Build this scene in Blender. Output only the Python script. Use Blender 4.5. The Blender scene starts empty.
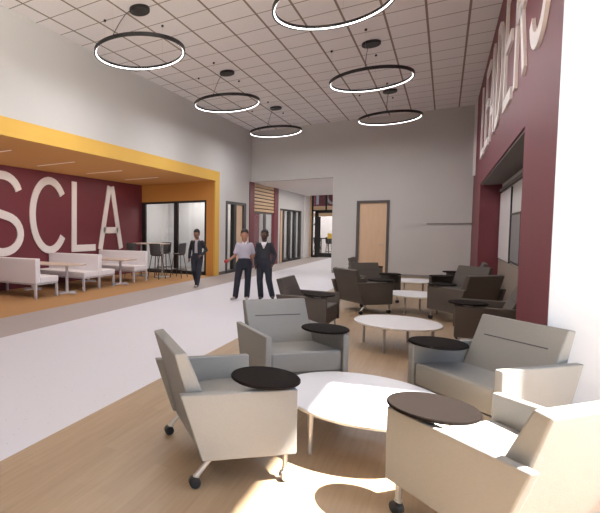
import bpy, bmesh, math, random
from mathutils import Vector, Matrix
R = math.radians
random.seed(7)
C = bpy.context.scene.collection
H = 5.17          # ceiling height
XL, XR, YB = -6.2, 0.66, 16.8
SOF, YT = 3.06, 3.37

# ------------------------------------------------------------------ materials
def mat(name, col, rough=0.6, metal=0.0, spec=0.5, noise=None, bump=None, emit=None, coat=0):
    m = bpy.data.materials.new(name); m.use_nodes = True
    nt = m.node_tree; b = nt.nodes['Principled BSDF']
    b.inputs['Base Color'].default_value = (*col, 1)
    b.inputs['Roughness'].default_value = rough
    b.inputs['Metallic'].default_value = metal
    b.inputs['Specular IOR Level'].default_value = spec
    if coat: b.inputs['Coat Weight'].default_value = coat
    if emit:
        b.inputs['Emission Color'].default_value = (*emit[0], 1)
        b.inputs['Emission Strength'].default_value = emit[1]
    if noise or bump:
        tc = nt.nodes.new('ShaderNodeTexCoord')
        n = nt.nodes.new('ShaderNodeTexNoise')
        n.inputs['Scale'].default_value = (noise or bump)[0]
        n.inputs['Detail'].default_value = 4
        nt.links.new(tc.outputs['Object'], n.inputs['Vector'])
        if noise:
            mx = nt.nodes.new('ShaderNodeMix'); mx.data_type = 'RGBA'
            k = noise[1]
            mx.inputs[6].default_value = (*[c * (1 - k) for c in col], 1)
            mx.inputs[7].default_value = (*[min(1, c * (1 + k)) for c in col], 1)
            nt.links.new(n.outputs['Fac'], mx.inputs[0])
            nt.links.new(mx.outputs[2], b.inputs['Base Color'])
        if bump:
            bp = nt.nodes.new('ShaderNodeBump'); bp.inputs['Strength'].default_value = bump[1]
            bp.inputs['Distance'].default_value = 0.002
            nt.links.new(n.outputs['Fac'], bp.inputs['Height'])
            nt.links.new(bp.outputs['Normal'], b.inputs['Normal'])
    return m

def math_node(nt, op, a, b=None):
    n = nt.nodes.new('ShaderNodeMath'); n.operation = op
    for i, v in enumerate((a, b)):
        if v is None: continue
        if isinstance(v, (int, float)): n.inputs[i].default_value = v
        else: nt.links.new(v, n.inputs[i])
    return n.outputs[0]

def glass_mat(name, tint=(0.95, 0.97, 1.0), refl=0.08):
    m = bpy.data.materials.new(name); m.use_nodes = True
    nt = m.node_tree; nt.nodes.clear()
    o = nt.nodes.new('ShaderNodeOutputMaterial'); t = nt.nodes.new('ShaderNodeBsdfTransparent')
    g = nt.nodes.new('ShaderNodeBsdfGlossy'); mx = nt.nodes.new('ShaderNodeMixShader')
    t.inputs[0].default_value = (*tint, 1); g.inputs['Roughness'].default_value = 0.02
    mx.inputs[0].default_value = refl
    nt.links.new(t.outputs[0], mx.inputs[1]); nt.links.new(g.outputs[0], mx.inputs[2])
    nt.links.new(mx.outputs[0], o.inputs[0])
    return m

def ceiling_mat():
    m = mat('ceiling_tile', (0.7, 0.66, 0.65), 0.9)
    nt = m.node_tree; b = nt.nodes['Principled BSDF']
    g = nt.nodes.new('ShaderNodeNewGeometry'); s = nt.nodes.new('ShaderNodeSeparateXYZ')
    nt.links.new(g.outputs['Position'], s.inputs[0])
    P = 0.61
    def line(sock, off, w):
        f = math_node(nt, 'FRACT', math_node(nt, 'DIVIDE', math_node(nt, 'ADD', sock, off + 61 + w / 2), P))
        return math_node(nt, 'LESS_THAN', f, w / P)
    lx = line(s.outputs[0], -0.235, 0.036); ly = line(s.outputs[1], -5.31, 0.022)
    ln = math_node(nt, 'MAXIMUM', lx, ly)
    n = nt.nodes.new('ShaderNodeTexNoise'); n.inputs['Scale'].default_value = 60; n.inputs['Detail'].default_value = 3
    nt.links.new(g.outputs['Position'], n.inputs['Vector'])
    m1 = nt.nodes.new('ShaderNodeMix'); m1.data_type = 'RGBA'
    m1.inputs[6].default_value = (0.74, 0.71, 0.70, 1); m1.inputs[7].default_value = (0.90, 0.87, 0.86, 1)
    nt.links.new(n.outputs['Fac'], m1.inputs[0])
    m2 = nt.nodes.new('ShaderNodeMix'); m2.data_type = 'RGBA'
    nt.links.new(ln, m2.inputs[0]); nt.links.new(m1.outputs[2], m2.inputs[6])
    m2.inputs[7].default_value = (0.27, 0.22, 0.18, 1)
    nt.links.new(m2.outputs[2], b.inputs['Base Color'])
    return m

def wood_floor_mat():
    m = mat('wood_plank_floor', (0.4, 0.27, 0.17), 0.42)
    nt = m.node_tree; b = nt.nodes['Principled BSDF']
    g = nt.nodes.new('ShaderNodeNewGeometry'); s = nt.nodes.new('ShaderNodeSeparateXYZ')
    c = nt.nodes.new('ShaderNodeCombineXYZ')
    nt.links.new(g.outputs['Position'], s.inputs[0])
    nt.links.new(s.outputs[1], c.inputs[0]); nt.links.new(s.outputs[0], c.inputs[1])
    br = nt.nodes.new('ShaderNodeTexBrick'); nt.links.new(c.outputs[0], br.inputs['Vector'])
    br.inputs['Scale'].default_value = 1; br.inputs['Brick Width'].default_value = 1.2
    br.inputs['Row Height'].default_value = 0.10; br.inputs['Mortar Size'].default_value = 0.0012
    br.inputs['Color1'].default_value = (0.31, 0.215, 0.135, 1); br.inputs['Color2'].default_value = (0.35, 0.25, 0.16, 1)
    br.inputs['Mortar'].default_value = (0.27, 0.19, 0.12, 1); br.offset = 0.37
    mp = nt.nodes.new('ShaderNodeMapping'); mp.inputs['Scale'].default_value = (1.2, 22, 1)
    nt.links.new(c.outputs[0], mp.inputs[0])
    n = nt.nodes.new('ShaderNodeTexNoise'); n.inputs['Scale'].default_value = 2.0; n.inputs['Detail'].default_value = 6
    nt.links.new(mp.outputs[0], n.inputs['Vector'])
    mx = nt.nodes.new('ShaderNodeMix'); mx.data_type = 'RGBA'; mx.blend_type = 'MULTIPLY'; mx.inputs[0].default_value = 0.45
    rp = nt.nodes.new('ShaderNodeValToRGB')
    rp.color_ramp.elements[0].position = 0.3; rp.color_ramp.elements[0].color = (0.62, 0.58, 0.54, 1)
    rp.color_ramp.elements[1].position = 0.75; rp.color_ramp.elements[1].color = (1, 1, 1, 1)
    nt.links.new(n.outputs['Fac'], rp.inputs[0])
    nt.links.new(br.outputs['Color'], mx.inputs[6]); nt.links.new(rp.outputs[0], mx.inputs[7])
    nt.links.new(mx.outputs[2], b.inputs['Base Color'])
    return m

def terrazzo_mat():
    m = mat('speckled_floor', (0.6, 0.58, 0.6), 0.5)
    nt = m.node_tree; b = nt.nodes['Principled BSDF']
    g = nt.nodes.new('ShaderNodeNewGeometry')
    v = nt.nodes.new('ShaderNodeTexVoronoi'); v.inputs['Scale'].default_value = 14
    nt.links.new(g.outputs['Position'], v.inputs['Vector'])
    lt = math_node(nt, 'LESS_THAN', v.outputs['Distance'], 0.085)
    mx = nt.nodes.new('ShaderNodeMix'); mx.data_type = 'RGBA'
    mx.inputs[6].default_value = (0.56, 0.545, 0.59, 1); mx.inputs[7].default_value = (0.38, 0.37, 0.42, 1)
    nt.links.new(lt, mx.inputs[0]); nt.links.new(mx.outputs[2], b.inputs['Base Color'])
    return m

def wood_mat(name, c1, c2, scale=(12, 12, 0.8)):
    m = mat(name, c1, 0.5)
    nt = m.node_tree; b = nt.nodes['Principled BSDF']
    tc = nt.nodes.new('ShaderNodeTexCoord'); mp = nt.nodes.new('ShaderNodeMapping'); mp.inputs['Scale'].default_value = scale
    n = nt.nodes.new('ShaderNodeTexNoise'); n.inputs['Scale'].default_value = 2.5; n.inputs['Detail'].default_value = 5
    nt.links.new(tc.outputs['Object'], mp.inputs[0]); nt.links.new(mp.outputs[0], n.inputs['Vector'])
    mx = nt.nodes.new('ShaderNodeMix'); mx.data_type = 'RGBA'
    mx.inputs[6].default_value = (*c1, 1); mx.inputs[7].default_value = (*c2, 1)
    nt.links.new(n.outputs['Fac'], mx.inputs[0]); nt.links.new(mx.outputs[2], b.inputs['Base Color'])
    return m

M = {}
M['grey_wall'] = mat('grey_wall_paint', (0.54, 0.52, 0.50), 0.85, noise=(1.5, 0.03))
M['white_wall'] = mat('white_wall_paint', (0.46, 0.48, 0.52), 0.85)
M['light_wall'] = mat('light_grey_paint', (0.55, 0.54, 0.54), 0.85)
M['bright_ceiling'] = mat('white_ceiling_paint', (0.8, 0.77, 0.76), 0.9)
M['red_wall'] = mat('burgundy_paint', (0.155, 0.026, 0.038), 0.55, noise=(2, 0.04))
M['sign_red'] = mat('sign_red', (0.33, 0.06, 0.08), 0.6)
M['yellow'] = mat('yellow_paint', (0.66, 0.39, 0.07), 0.7)
M['orange'] = mat('orange_paint', (0.56, 0.25, 0.055), 0.75)
M['soffit'] = mat('orange_soffit_paint', (0.70, 0.37, 0.12), 0.8)
M['carpet'] = mat('tan_carpet', (0.37, 0.20, 0.08), 0.95, noise=(60, 0.15), bump=(300, 0.4))
M['border'] = mat('taupe_floor_strip', (0.33, 0.285, 0.272), 0.6, noise=(8, 0.05))
M['terrazzo'] = terrazzo_mat(); M['wood_floor'] = wood_floor_mat(); M['ceiling'] = ceiling_mat()
M['fabric'] = mat('grey_upholstery', (0.215, 0.203, 0.19), 0.7, noise=(90, 0.06), bump=(400, 0.25))
M['shaded_fabric'] = mat('shaded_grey_upholstery', (0.085, 0.070, 0.060), 0.65, spec=0.3, noise=(90, 0.06), bump=(400, 0.25))  # grey upholstery darkened: the rear chairs' dimmer light put into the colour
M['seam'] = mat('dark_seam', (0.05, 0.045, 0.045), 0.8)
M['tablet'] = mat('black_laminate', (0.011, 0.008, 0.007), 0.7, spec=0.03)
M['metal'] = mat('satin_metal', (0.46, 0.44, 0.42), 0.35, metal=0.6)
M['caster'] = mat('black_rubber', (0.012, 0.012, 0.013), 0.5)
M['white_top'] = mat('white_laminate', (0.58, 0.565, 0.58), 0.4)
M['edge'] = mat('cream_edge_band', (0.62, 0.56, 0.46), 0.5)
M['black'] = mat('black_metal', (0.014, 0.013, 0.013), 0.45)
M['led'] = mat('led_strip', (1, 1, 1), 0.5, emit=((1.0, 0.98, 0.97), 4.0))
M['led_soft'] = mat('led_panel', (1, 1, 1), 0.5, emit=((1.0, 0.93, 0.84), 5.0))
M['led_slot'] = mat('led_slot', (0.8, 0.6, 0.45), 0.5, emit=((1.0, 0.82, 0.66), 0.45))
M['letter'] = mat('white_letter', (0.80, 0.76, 0.74), 0.6)
M['vinyl'] = mat('white_vinyl', (0.78, 0.75, 0.77), 0.55)
M['booth_leg'] = mat('light_grey_metal', (0.5, 0.47, 0.49), 0.45)
M['table_wood'] = wood_mat('pale_table_wood', (0.50, 0.40, 0.33), (0.60, 0.49, 0.41), (2, 12, 2))
M['door_wood'] = wood_mat('maple_door', (0.60, 0.40, 0.25), (0.72, 0.51, 0.34))
M['slat_wood'] = wood_mat('maple_slat', (0.50, 0.33, 0.19), (0.6, 0.42, 0.26), (1, 1, 12))
M['frame'] = mat('dark_grey_frame', (0.10, 0.085, 0.08), 0.5)
M['stool'] = mat('charcoal_shell', (0.06, 0.055, 0.055), 0.6)
M['glass'] = glass_mat('clear_glass'); M['glass_dim'] = glass_mat('interior_glass', (0.9, 0.92, 0.93), 0.05)
M['board'] = mat('whiteboard_surface', (0.72, 0.70, 0.70), 0.3)
M['screen'] = mat('grey_felt', (0.20, 0.19, 0.19), 0.7)
M['wainscot'] = mat('taupe_wainscot', (0.27, 0.215, 0.175), 0.8)
M['ground'] = mat('pale_concrete', (0.5, 0.49, 0.46), 0.9, noise=(3, 0.1))
M['notice'] = mat('yellow_notice', (0.75, 0.5, 0.08), 0.7)
M['mid_trim'] = mat('mid_grey_trim', (0.26, 0.24, 0.23), 0.7)
M['recess'] = mat('dark_recess_paint', (0.16, 0.14, 0.13), 0.8)
M['skin_light'] = mat('skin_tan', (0.36, 0.17, 0.11), 0.55); M['skin_dark'] = mat('skin_brown', (0.085, 0.04, 0.028), 0.5)
M['skin_mid'] = mat('skin_mid', (0.2, 0.09, 0.06), 0.5)
M['hair'] = mat('black_hair', (0.012, 0.009, 0.008), 0.7, bump=(200, 0.6))
M['shirt'] = mat('lilac_grey_shirt', (0.42, 0.39, 0.46), 0.8, noise=(120, 0.1))
M['tee'] = mat('grey_tee', (0.36, 0.33, 0.36), 0.85)
M['white_cloth'] = mat('white_cotton', (0.62, 0.6, 0.64), 0.85)
M['trousers'] = mat('navy_trousers', (0.018, 0.020, 0.032), 0.85)
M['jacket'] = mat('black_jacket', (0.014, 0.014, 0.018), 0.75)
M['cardigan'] = mat('charcoal_cardigan', (0.032, 0.033, 0.042), 0.9)
M['shoe'] = mat('black_shoe', (0.02, 0.018, 0.018), 0.5); M['shoe_light'] = mat('grey_shoe', (0.4, 0.37, 0.35), 0.6)
M['ball'] = mat('red_ball', (0.42, 0.03, 0.035), 0.45); M['eye'] = mat('eye_white', (0.5, 0.48, 0.45), 0.3)

# ------------------------------------------------------------------ mesh helpers
def box(bm, x0, x1, y0, y1, z0, z1):
    x0, x1 = sorted((x0, x1)); y0, y1 = sorted((y0, y1)); z0, z1 = sorted((z0, z1))
    v = [bm.verts.new(p) for p in ((x0,y0,z0),(x1,y0,z0),(x1,y1,z0),(x0,y1,z0),(x0,y0,z1),(x1,y0,z1),(x1,y1,z1),(x0,y1,z1))]
    for f in ((0,3,2,1),(4,5,6,7),(0,1,5,4),(1,2,6,5),(2,3,7,6),(3,0,4,7)): bm.faces.new([v[i] for i in f])
    return v

def prism_yz(bm, prof, x0, x1):
    """profile [(y,z)...] counter-clockwise seen from +x, extruded along x"""
    a = [bm.verts.new((x0, y, z)) for y, z in prof]; b = [bm.verts.new((x1, y, z)) for y, z in prof]
    n = len(prof)
    for i in range(n): bm.faces.new([a[i], a[(i+1) % n], b[(i+1) % n], b[i]])
    bm.faces.new(list(reversed(a))); bm.faces.new(b)
    bmesh.ops.recalc_face_normals(bm, faces=bm.faces)

def tube(bm, p, q, r1, r2=None, seg=12, caps=True):
    p, q = Vector(p), Vector(q); r2 = r1 if r2 is None else r2
    d = (q - p).normalized(); u = d.orthogonal().normalized(); w = d.cross(u)
    rings = []
    for c, r in ((p, r1), (q, r2)):
        rings.append([bm.verts.new(c + (u * math.cos(t) + w * math.sin(t)) * r) for t in [2 * math.pi * i / seg for i in range(seg)]])
    for i in range(seg):
        bm.faces.new([rings[0][i], rings[0][(i+1) % seg], rings[1][(i+1) % seg], rings[1][i]])
    if caps: bm.faces.new(list(reversed(rings[0]))); bm.faces.new(rings[1])

def lathe(bm, prof, seg=48, cx=0, cy=0, closed=False):
    """profile of (r,z) about the vertical axis"""
    rs = []
    for r, z in prof:
        if r < 1e-5: rs.append([bm.verts.new((cx, cy, z))])
        else: rs.append([bm.verts.new((cx + r * math.cos(2*math.pi*i/seg), cy + r * math.sin(2*math.pi*i/seg), z)) for i in range(seg)])
    pairs = list(zip(rs, rs[1:])) + ([(rs[-1], rs[0])] if closed else [])
    for a, b in pairs:
        for i in range(seg):
            j = (i + 1) % seg
            if len(a) == 1 and len(b) == 1: continue
            if len(a) == 1: bm.faces.new([a[0], b[j], b[i]])
            elif len(b) == 1: bm.faces.new([a[i], a[j], b[0]])
            else: bm.faces.new([a[i], a[j], b[j], b[i]])
    bmesh.ops.recalc_face_normals(bm, faces=bm.faces)

def bevel(bm, w, seg=3):
    bmesh.ops.remove_doubles(bm, verts=bm.verts, dist=1e-5)
    bmesh.ops.bevel(bm, geom=list(bm.edges), offset=w, segments=seg, profile=0.5, affect='EDGES', clamp_overlap=True)

def obj(name, bm, m, parent=None, smooth=True, wn=False):
    me = bpy.data.meshes.new(name); bm.to_mesh(me); bm.free()
    if smooth:
        for p in me.polygons: p.use_smooth = True
        me.set_sharp_from_angle(angle=R(42))
    me.materials.append(m if not isinstance(m, str) else M[m])
    o = bpy.data.objects.new(name, me); C.objects.link(o)
    if parent: o.parent = parent
    if wn: o.modifiers.new('wn', 'WEIGHTED_NORMAL')
    return o

def tag(o, label=None, cat=None, group=None, kind=None):
    if label: o['label'] = label
    if cat: o['category'] = cat
    if group: o['group'] = group
    if kind: o['kind'] = kind
    return o

def thing(name, label, cat, loc=(0,0,0), rz=0, group=None):
    o = bpy.data.objects.new(name, None); C.objects.link(o); o.empty_display_size = 0.1
    o.location = loc; o.rotation_euler = (0, 0, rz)
    return tag(o, label, cat, group)

def copy_tree(o, parent=None):
    c = o.copy(); C.objects.link(c); c.parent = parent
    for ch in list(o.children): copy_tree(ch, c)
    return c

def B(*boxes):
    bm = bmesh.new()
    for b in boxes: box(bm, *b)
    return bm

def bbox(w, *boxes):
    """each box bevelled on its own"""
    bm = bmesh.new()
    for b in boxes:
        t = bmesh.new(); box(t, *b); bevel(t, w, 2)
        me = bpy.data.meshes.new('tmp'); t.to_mesh(me); t.free(); bm.from_mesh(me); bpy.data.meshes.remove(me)
    return bm

def struct(name, bm, m, parent=None, smooth=False):
    o = obj(name, bm, m, parent, smooth)
    if not parent: tag(o, kind='structure')
    return o

# ------------------------------------------------------------------ the room
YC = 4.47                      # end of the burgundy wall
XW, Y0 = 2.0, -3.2             # window wall, rear wall
struct('floor', B((-5.07, -2.34, Y0, 26.4, -0.1, 0)), 'terrazzo')
struct('floor', B((-2.34, XW, Y0, YB, -0.1, 0)), 'wood_floor')
struct('floor', B((XL, -5.07, Y0, 25.8, -0.1, 0)), 'border')
struct('floor', B((-9.4, XL, 2.6, 13.6, -0.1, 0)), 'carpet')
struct('floor', B((-9.6, XL, 13.6, 24.7, -0.1, -0.001)), mat('grey_carpet', (0.2, 0.18, 0.17), 0.95))
struct('ceiling', B((XL - 0.15, XW + 0.08, Y0, YB + 0.2, H, H + 0.04)), 'ceiling')
# left side
struct('wall_left', B((XL - 0.15, XL, Y0, 13.86, YT, H), (XL - 0.15, XL, Y0, 2.6, 0, YT)), 'grey_wall')
struct('wall_left', B((XL - 0.15, XL, 13.86, 14.42, 0, H), (XL - 0.15, XL, 14.42, 16.3, 2.47, H), (XL - 0.15, XL, 16.3, 16.62, 0, H), (XL - 0.15, XL, 16.62, YB + 0.2, 3.3, H)), 'grey_wall')
struct('trim_1', B((XL - 0.03, XL + 0.02, 2.6, 13.86, SOF, YT), (XL - 0.03, XL + 0.02, 13.53, 13.86, 0, SOF)), 'yellow')
struct('ceiling', B((-9.4, XL - 0.03, 2.6, 13.86, SOF, SOF + 0.1)), 'soffit')
struct('wall_alcove', B((-9.4, -9.02, 2.4, 13.86, 0, SOF)), 'red_wall')
struct('wall_alcove_side', B((-9.02, XL - 0.15, 2.4, 2.6, 0, SOF)), 'red_wall')
struct('wall_alcove_end', B((-9.02, XL - 0.03, 13.55, 13.86, 2.46, SOF), (-6.5, XL - 0.03, 13.55, 13.86, 0, 2.46)), 'orange')
# alcove end window
w = struct('window_2', B((-9.02, -6.5, 13.56, 13.64, 2.39, 2.46), (-9.02, -6.5, 13.56, 13.64, 0, 0.12), (-9.02, -8.87, 13.56, 13.64, 0.12, 2.39),
    (-7.72, -7.57, 13.56, 13.64, 0.12, 2.39), (-6.57, -6.5, 13.56, 13.64, 0.12, 2.39)), 'black')
struct('pane', B((-8.87, -7.72, 13.59, 13.6, 0.12, 2.39)), 'glass_dim', w); struct('pane', B((-7.57, -6.57, 13.59, 13.6, 0.12, 2.39)), 'glass_dim', w)
# room behind it
struct('wall_office', B((-9.6, XL - 0.15, 16.4, 16.5, 0, 3.2), (-9.7, -9.6, 13.7, 16.5, 0, 3.2)), 'light_wall')
struct('trim_2', B((-7.62, -7.56, 16.36, 16.4, 0, 3.2)), 'frame')
struct('ceiling', B((-9.7, XL - 0.15, 13.7, 16.5, 3.1, 3.2)), 'light_wall')
# door in the left wall beyond the alcove
d = struct('door_1', B((XL - 0.12, XL + 0.01, 14.42, 14.58, 0, 2.47), (XL - 0.12, XL + 0.01, 14.58, 16.3, 2.38, 2.47), (XL - 0.12, XL + 0.01, 15.12, 15.36, 0, 2.38), (XL - 0.12, XL + 0.01, 16.02, 16.3, 0, 2.38), (XL - 0.12, XL + 0.01, 14.58, 15.12, 0, 0.1)), 'black')
struct('pane', B((XL - 0.06, XL - 0.05, 14.58, 15.12, 0.1, 2.38)), 'glass_dim', d)
struct('door_leaf', B((XL - 0.08, XL - 0.03, 15.36, 16.02, 0.01, 2.38)), 'door_wood', d)
bm = bmesh.new(); tube(bm, (XL - 0.03, 15.43, 1.02), (XL + 0.04, 15.43, 1.02), 0.012); tube(bm, (XL + 0.04, 15.43, 1.02), (XL + 0.04, 15.56, 1.02), 0.011)
struct('door_handle', bm, 'metal', d)
# back wall with the corridor opening
struct('wall_back', B((XL - 0.15, -3.27, YB, YB + 0.2, 3.3, H), (-3.27, -2.5, YB, YB + 0.2, 0, H), (-2.5, -1.52, YB, YB + 0.2, 2.46, H), (-1.52, XR + 0.5, YB, YB + 0.2, 0, H)), 'grey_wall')
d = struct('door_2', B((-2.5, -2.41, YB - 0.03, YB + 0.15, 0, 2.46), (-1.6, -1.52, YB - 0.03, YB + 0.15, 0, 2.46), (-2.41, -1.6, YB - 0.03, YB + 0.15, 2.38, 2.46)), 'frame')
struct('door_leaf', B((-2.41, -1.6, YB + 0.02, YB + 0.07, 0.01, 2.38)), 'door_wood', d)
bm = bmesh.new(); tube(bm, (-1.68, YB + 0.02, 1.0), (-1.68, YB - 0.05, 1.0), 0.012); tube(bm, (-1.68, YB - 0.05, 1.0), (-1.8, YB - 0.05, 1.0), 0.011)
struct('door_handle', bm, 'metal', d)
struct('baseboard_back', B((-3.24, -2.52, YB - 0.012, YB, 0, 0.1), (-1.5, XR, YB - 0.012, YB, 0, 0.07)), 'mid_trim')
struct('trim_3', B((-0.48, XR, YB - 0.03, YB, 1.66, 1.70)), 'mid_trim')
struct('baseboard_left', B((XL, XL + 0.012, 13.87, 14.4, 0, 0.1)), 'frame')
# corridor
struct('ceiling', B((-8.7, -2.4, YB + 0.2, 25.1, 3.3, 3.4), (-6.6, -2.4, 25.1, 26.4, 4.2, 4.3), (-6.6, -2.4, 25.0, 25.1, 3.4, 4.3)), 'bright_ceiling')
struct('wall_corridor', B((-3.0, -2.8, YB + 0.2, 26.4, 0, 4.2)), 'grey_wall')
struct('trim_4', B((XL - 0.1, XL + 0.03, 16.62, 17.1, 0, 3.3)), 'red_wall')
struct('trim_5', B((XL - 0.1, XL + 0.03, 19.6, 20.15, 0, 3.3)), 'red_wall')
struct('wall_corridor', B((XL - 0.15, XL, 20.15, 20.5, 0, 3.4), (XL - 0.15, XL, 20.5, 24.1, 2.45, 3.4), (XL - 0.15, XL, 24.1, 24.7, 0, 3.4)), 'light_wall')
struct('wall_corridor', B((XL - 0.15, XL + 0.02, 24.7, 25.75, 0, 4.2)), 'bright_ceiling')
sl = bmesh.new()
for i in range(8): box(sl, XL - 0.06, XL + 0.0, 17.1, 19.6, 2.22 + i * 0.137, 2.22 + i * 0.137 + 0.10)
s = struct('trim_6', sl, 'slat_wood'); struct('slat_backing', B((XL - 0.12, XL - 0.08, 17.1, 19.6, 2.2, 3.3)), 'seam', s)
w = struct('window_3', B((XL - 0.1, XL - 0.03, 17.1, 19.6, 2.14, 2.2), (XL - 0.1, XL - 0.03, 18.5, 18.68, 0, 2.14), (XL - 0.1, XL - 0.03, 17.1, 19.6, 0, 0.1)), 'frame')
struct('pane', B((XL - 0.07, XL - 0.06, 17.1, 18.5, 0.1, 2.14)), 'glass_dim', w); struct('pane', B((XL - 0.07, XL - 0.06, 18.68, 19.6, 0.1, 2.14)), 'glass_dim', w)
w = struct('window_4', B((XL - 0.1, XL + 0.01, 20.5, 24.1, 2.37, 2.45), *[(XL - 0.1, XL + 0.01, y, y + t, 0, 2.37) for y, t in ((20.5, 0.05), (20.95, 0.2), (21.9, 0.3), (22.85, 0.3), (23.85, 0.25))], (XL - 0.1, XL + 0.01, 21.0, 24.1, 0, 0.1)), 'black')
struct('door_leaf', B((XL - 0.06, XL - 0.02, 20.55, 20.95, 0.01, 2.37)), 'door_wood', w)
for a, b in ((21.15, 21.9), (22.2, 22.85), (23.15, 23.85)): struct('pane', B((XL - 0.06, XL - 0.05, a, b, 0.1, 2.37)), 'glass_dim', w)
struct('wall_classroom', B((-8.6, -8.5, 17.0, 24.7, 0, 3.2), (-8.6, XL - 0.15, 16.9, 17.0, 0, 3.2), (-8.6, XL - 0.15, 24.7, 24.8, 0, 3.2)), 'light_wall')
struct('wall_classroom', B((-8.5, -8.44, 26.2 - 5.0, 22.2, 0, 3.1), (-8.5, -8.44, 23.0, 24.2, 0, 3.1)), 'red_wall')
struct('ceiling', B((-8.6, XL - 0.15, 16.9, 24.8, 3.1, 3.2)), 'light_wall')
# end of corridor
EY = 25.8
w = struct('window_5', B((-6.08, -6.0, EY, EY + 0.1, 0, 4.2), (-5.9, -5.72, EY, EY + 0.1, 0, 2.5), (-5.9, -3.0, EY, EY + 0.1, 2.40, 2.5), (-6.1, -5.9, EY, EY + 0.1, 0, 0.12),
    (-5.38, -5.3, EY, EY + 0.1, 2.5, 4.2), (-6.1, -3.0, EY, EY + 0.1, 2.48, 2.56), (-4.5, -4.4, EY, EY + 0.1, 0, 2.5)), 'black')
struct('pane', B((-6.06, -3.0, EY + 0.04, EY + 0.05, 0.1, 4.2)), 'glass_dim', w)
struct('transom_panel', B((-6.06, -5.38, EY + 0.03, EY + 0.07, 2.56, 2.76), (-5.3, -3.0, EY + 0.03, EY + 0.07, 2.56, 2.76), (-6.06, -5.9, EY + 0.03, EY + 0.07, 2.2, 2.4), (-5.72, -4.5, EY + 0.03, EY + 0.07, 2.22, 2.4)), 'slat_wood', w)
struct('door_stile', B((-5.72, -5.62, EY + 0.02, EY + 0.08, 0.02, 2.2), (-5.62, -4.5, EY + 0.02, EY + 0.08, 0.02, 0.25), (-5.62, -4.5, EY + 0.02, EY + 0.08, 1.0, 1.06)), 'black', w)
struct('trim_7', B((-6.18, -6.08, EY - 0.04, EY + 0.1, 0, 4.2)), 'slat_wood')
struct('wall_foyer', B((-8.0, -2.0, 29.4, 29.5, 0, 4.2), (-8.0, -7.9, 26.4, 29.5, 0, 4.2), (-2.0, -1.9, 26.4, 29.5, 0, 4.2), (-8, -6.4, 26.3, 26.4, 0, 4.2), (-2.8, -1.9, 26.3, 26.4, 0, 4.2)), 'bright_ceiling')
struct('floor', B((-8.0, -1.9, 25.8, 29.5, -0.1, -0.001)), 'border')
struct('ceiling', B((-8.0, -1.9, 26.4, 29.5, 4.2, 4.3)), 'white_wall')
# right wall, burgundy, with its recess
RY0, RY1, RZ, RX = 6.2, 13.35, 2.565, 1.07
struct('wall_right', B((XR, XW + 0.1, YC, RY0, 0, H), (XR, XW, RY0, RY1, RZ, H), (XR, XW, RY1, YB, 0, H)), 'red_wall')
struct('wall_window_return', B((XR + 0.001, XW, YC - 0.012, YC, 0, H)), 'white_wall')
struct('wall_recess', B((RX, XW, RY0, RY1, 0, RZ)), 'grey_wall')
struct('trim_8', B((RX - 0.02, RX, RY0, RY1, 0, 0.84)), 'wainscot')
struct('trim_9', B((XR + 0.02, RX, RY0, RY1, RZ - 0.03, RZ - 0.001)), 'recess')
struct('trim_10', B((RX - 0.05, RX, RY0, RY1, 2.36, 2.42)), 'recess')
struct('trim_11', B((XR - 0.06, XR, 15.9, 16.0, 3.02, H)), 'letter')
# rear and window walls
struct('wall_rear', B((XL - 0.15, XW + 0.15, Y0 - 0.2, Y0, 0, H)), 'grey_wall')
YJ = 4.27
struct('wall_window_side', B((XW, XW + 0.15, YJ, YC, 0, H)), 'white_wall')
fr = [(XW - 0.04, XW + 0.08, Y0, YJ, H - 0.05, H), (XW - 0.04, XW + 0.08, Y0, YJ, 0, 0.06)]
for y in (YJ - 0.05, 0.55, -3.15): fr.append((XW - 0.04, XW + 0.08, y, y + 0.05, 0.06, H - 0.05))
w = struct('window_1', B(*fr), 'metal')
for a, b in ((0.6, YJ - 0.05), (-3.1, 0.55)): struct('pane', B((XW, XW + 0.012, a, b, 0.06, H - 0.05)), 'glass', w)
struct('ground', B((XW + 0.1, 60, -40, 40, -0.25, -0.12)), 'ground')

# ------------------------------------------------------------------ wall lettering
def glyph(ch, depth):
    cu = bpy.data.curves.new('g', 'FONT'); cu.body = ch; cu.size = 1; cu.extrude = 0.5; cu.resolution_u = 6
    o = bpy.data.objects.new('g', cu); C.objects.link(o)
    dg = bpy.context.evaluated_depsgraph_get(); dg.update()
    me = bpy.data.meshes.new_from_object(o.evaluated_get(dg))
    bpy.data.objects.remove(o); bpy.data.curves.remove(cu)
    bm = bmesh.new(); bm.from_mesh(me); bpy.data.meshes.remove(me)
    xs = [v.co.x for v in bm.verts]; ys = [v.co.y for v in bm.verts]
    for v in bm.verts: v.co = Vector(((v.co.x - min(xs)) / (max(xs) - min(xs)), (v.co.y - min(ys)) / (max(ys) - min(ys)), v.co.z + 0.5))
    return bm

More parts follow.
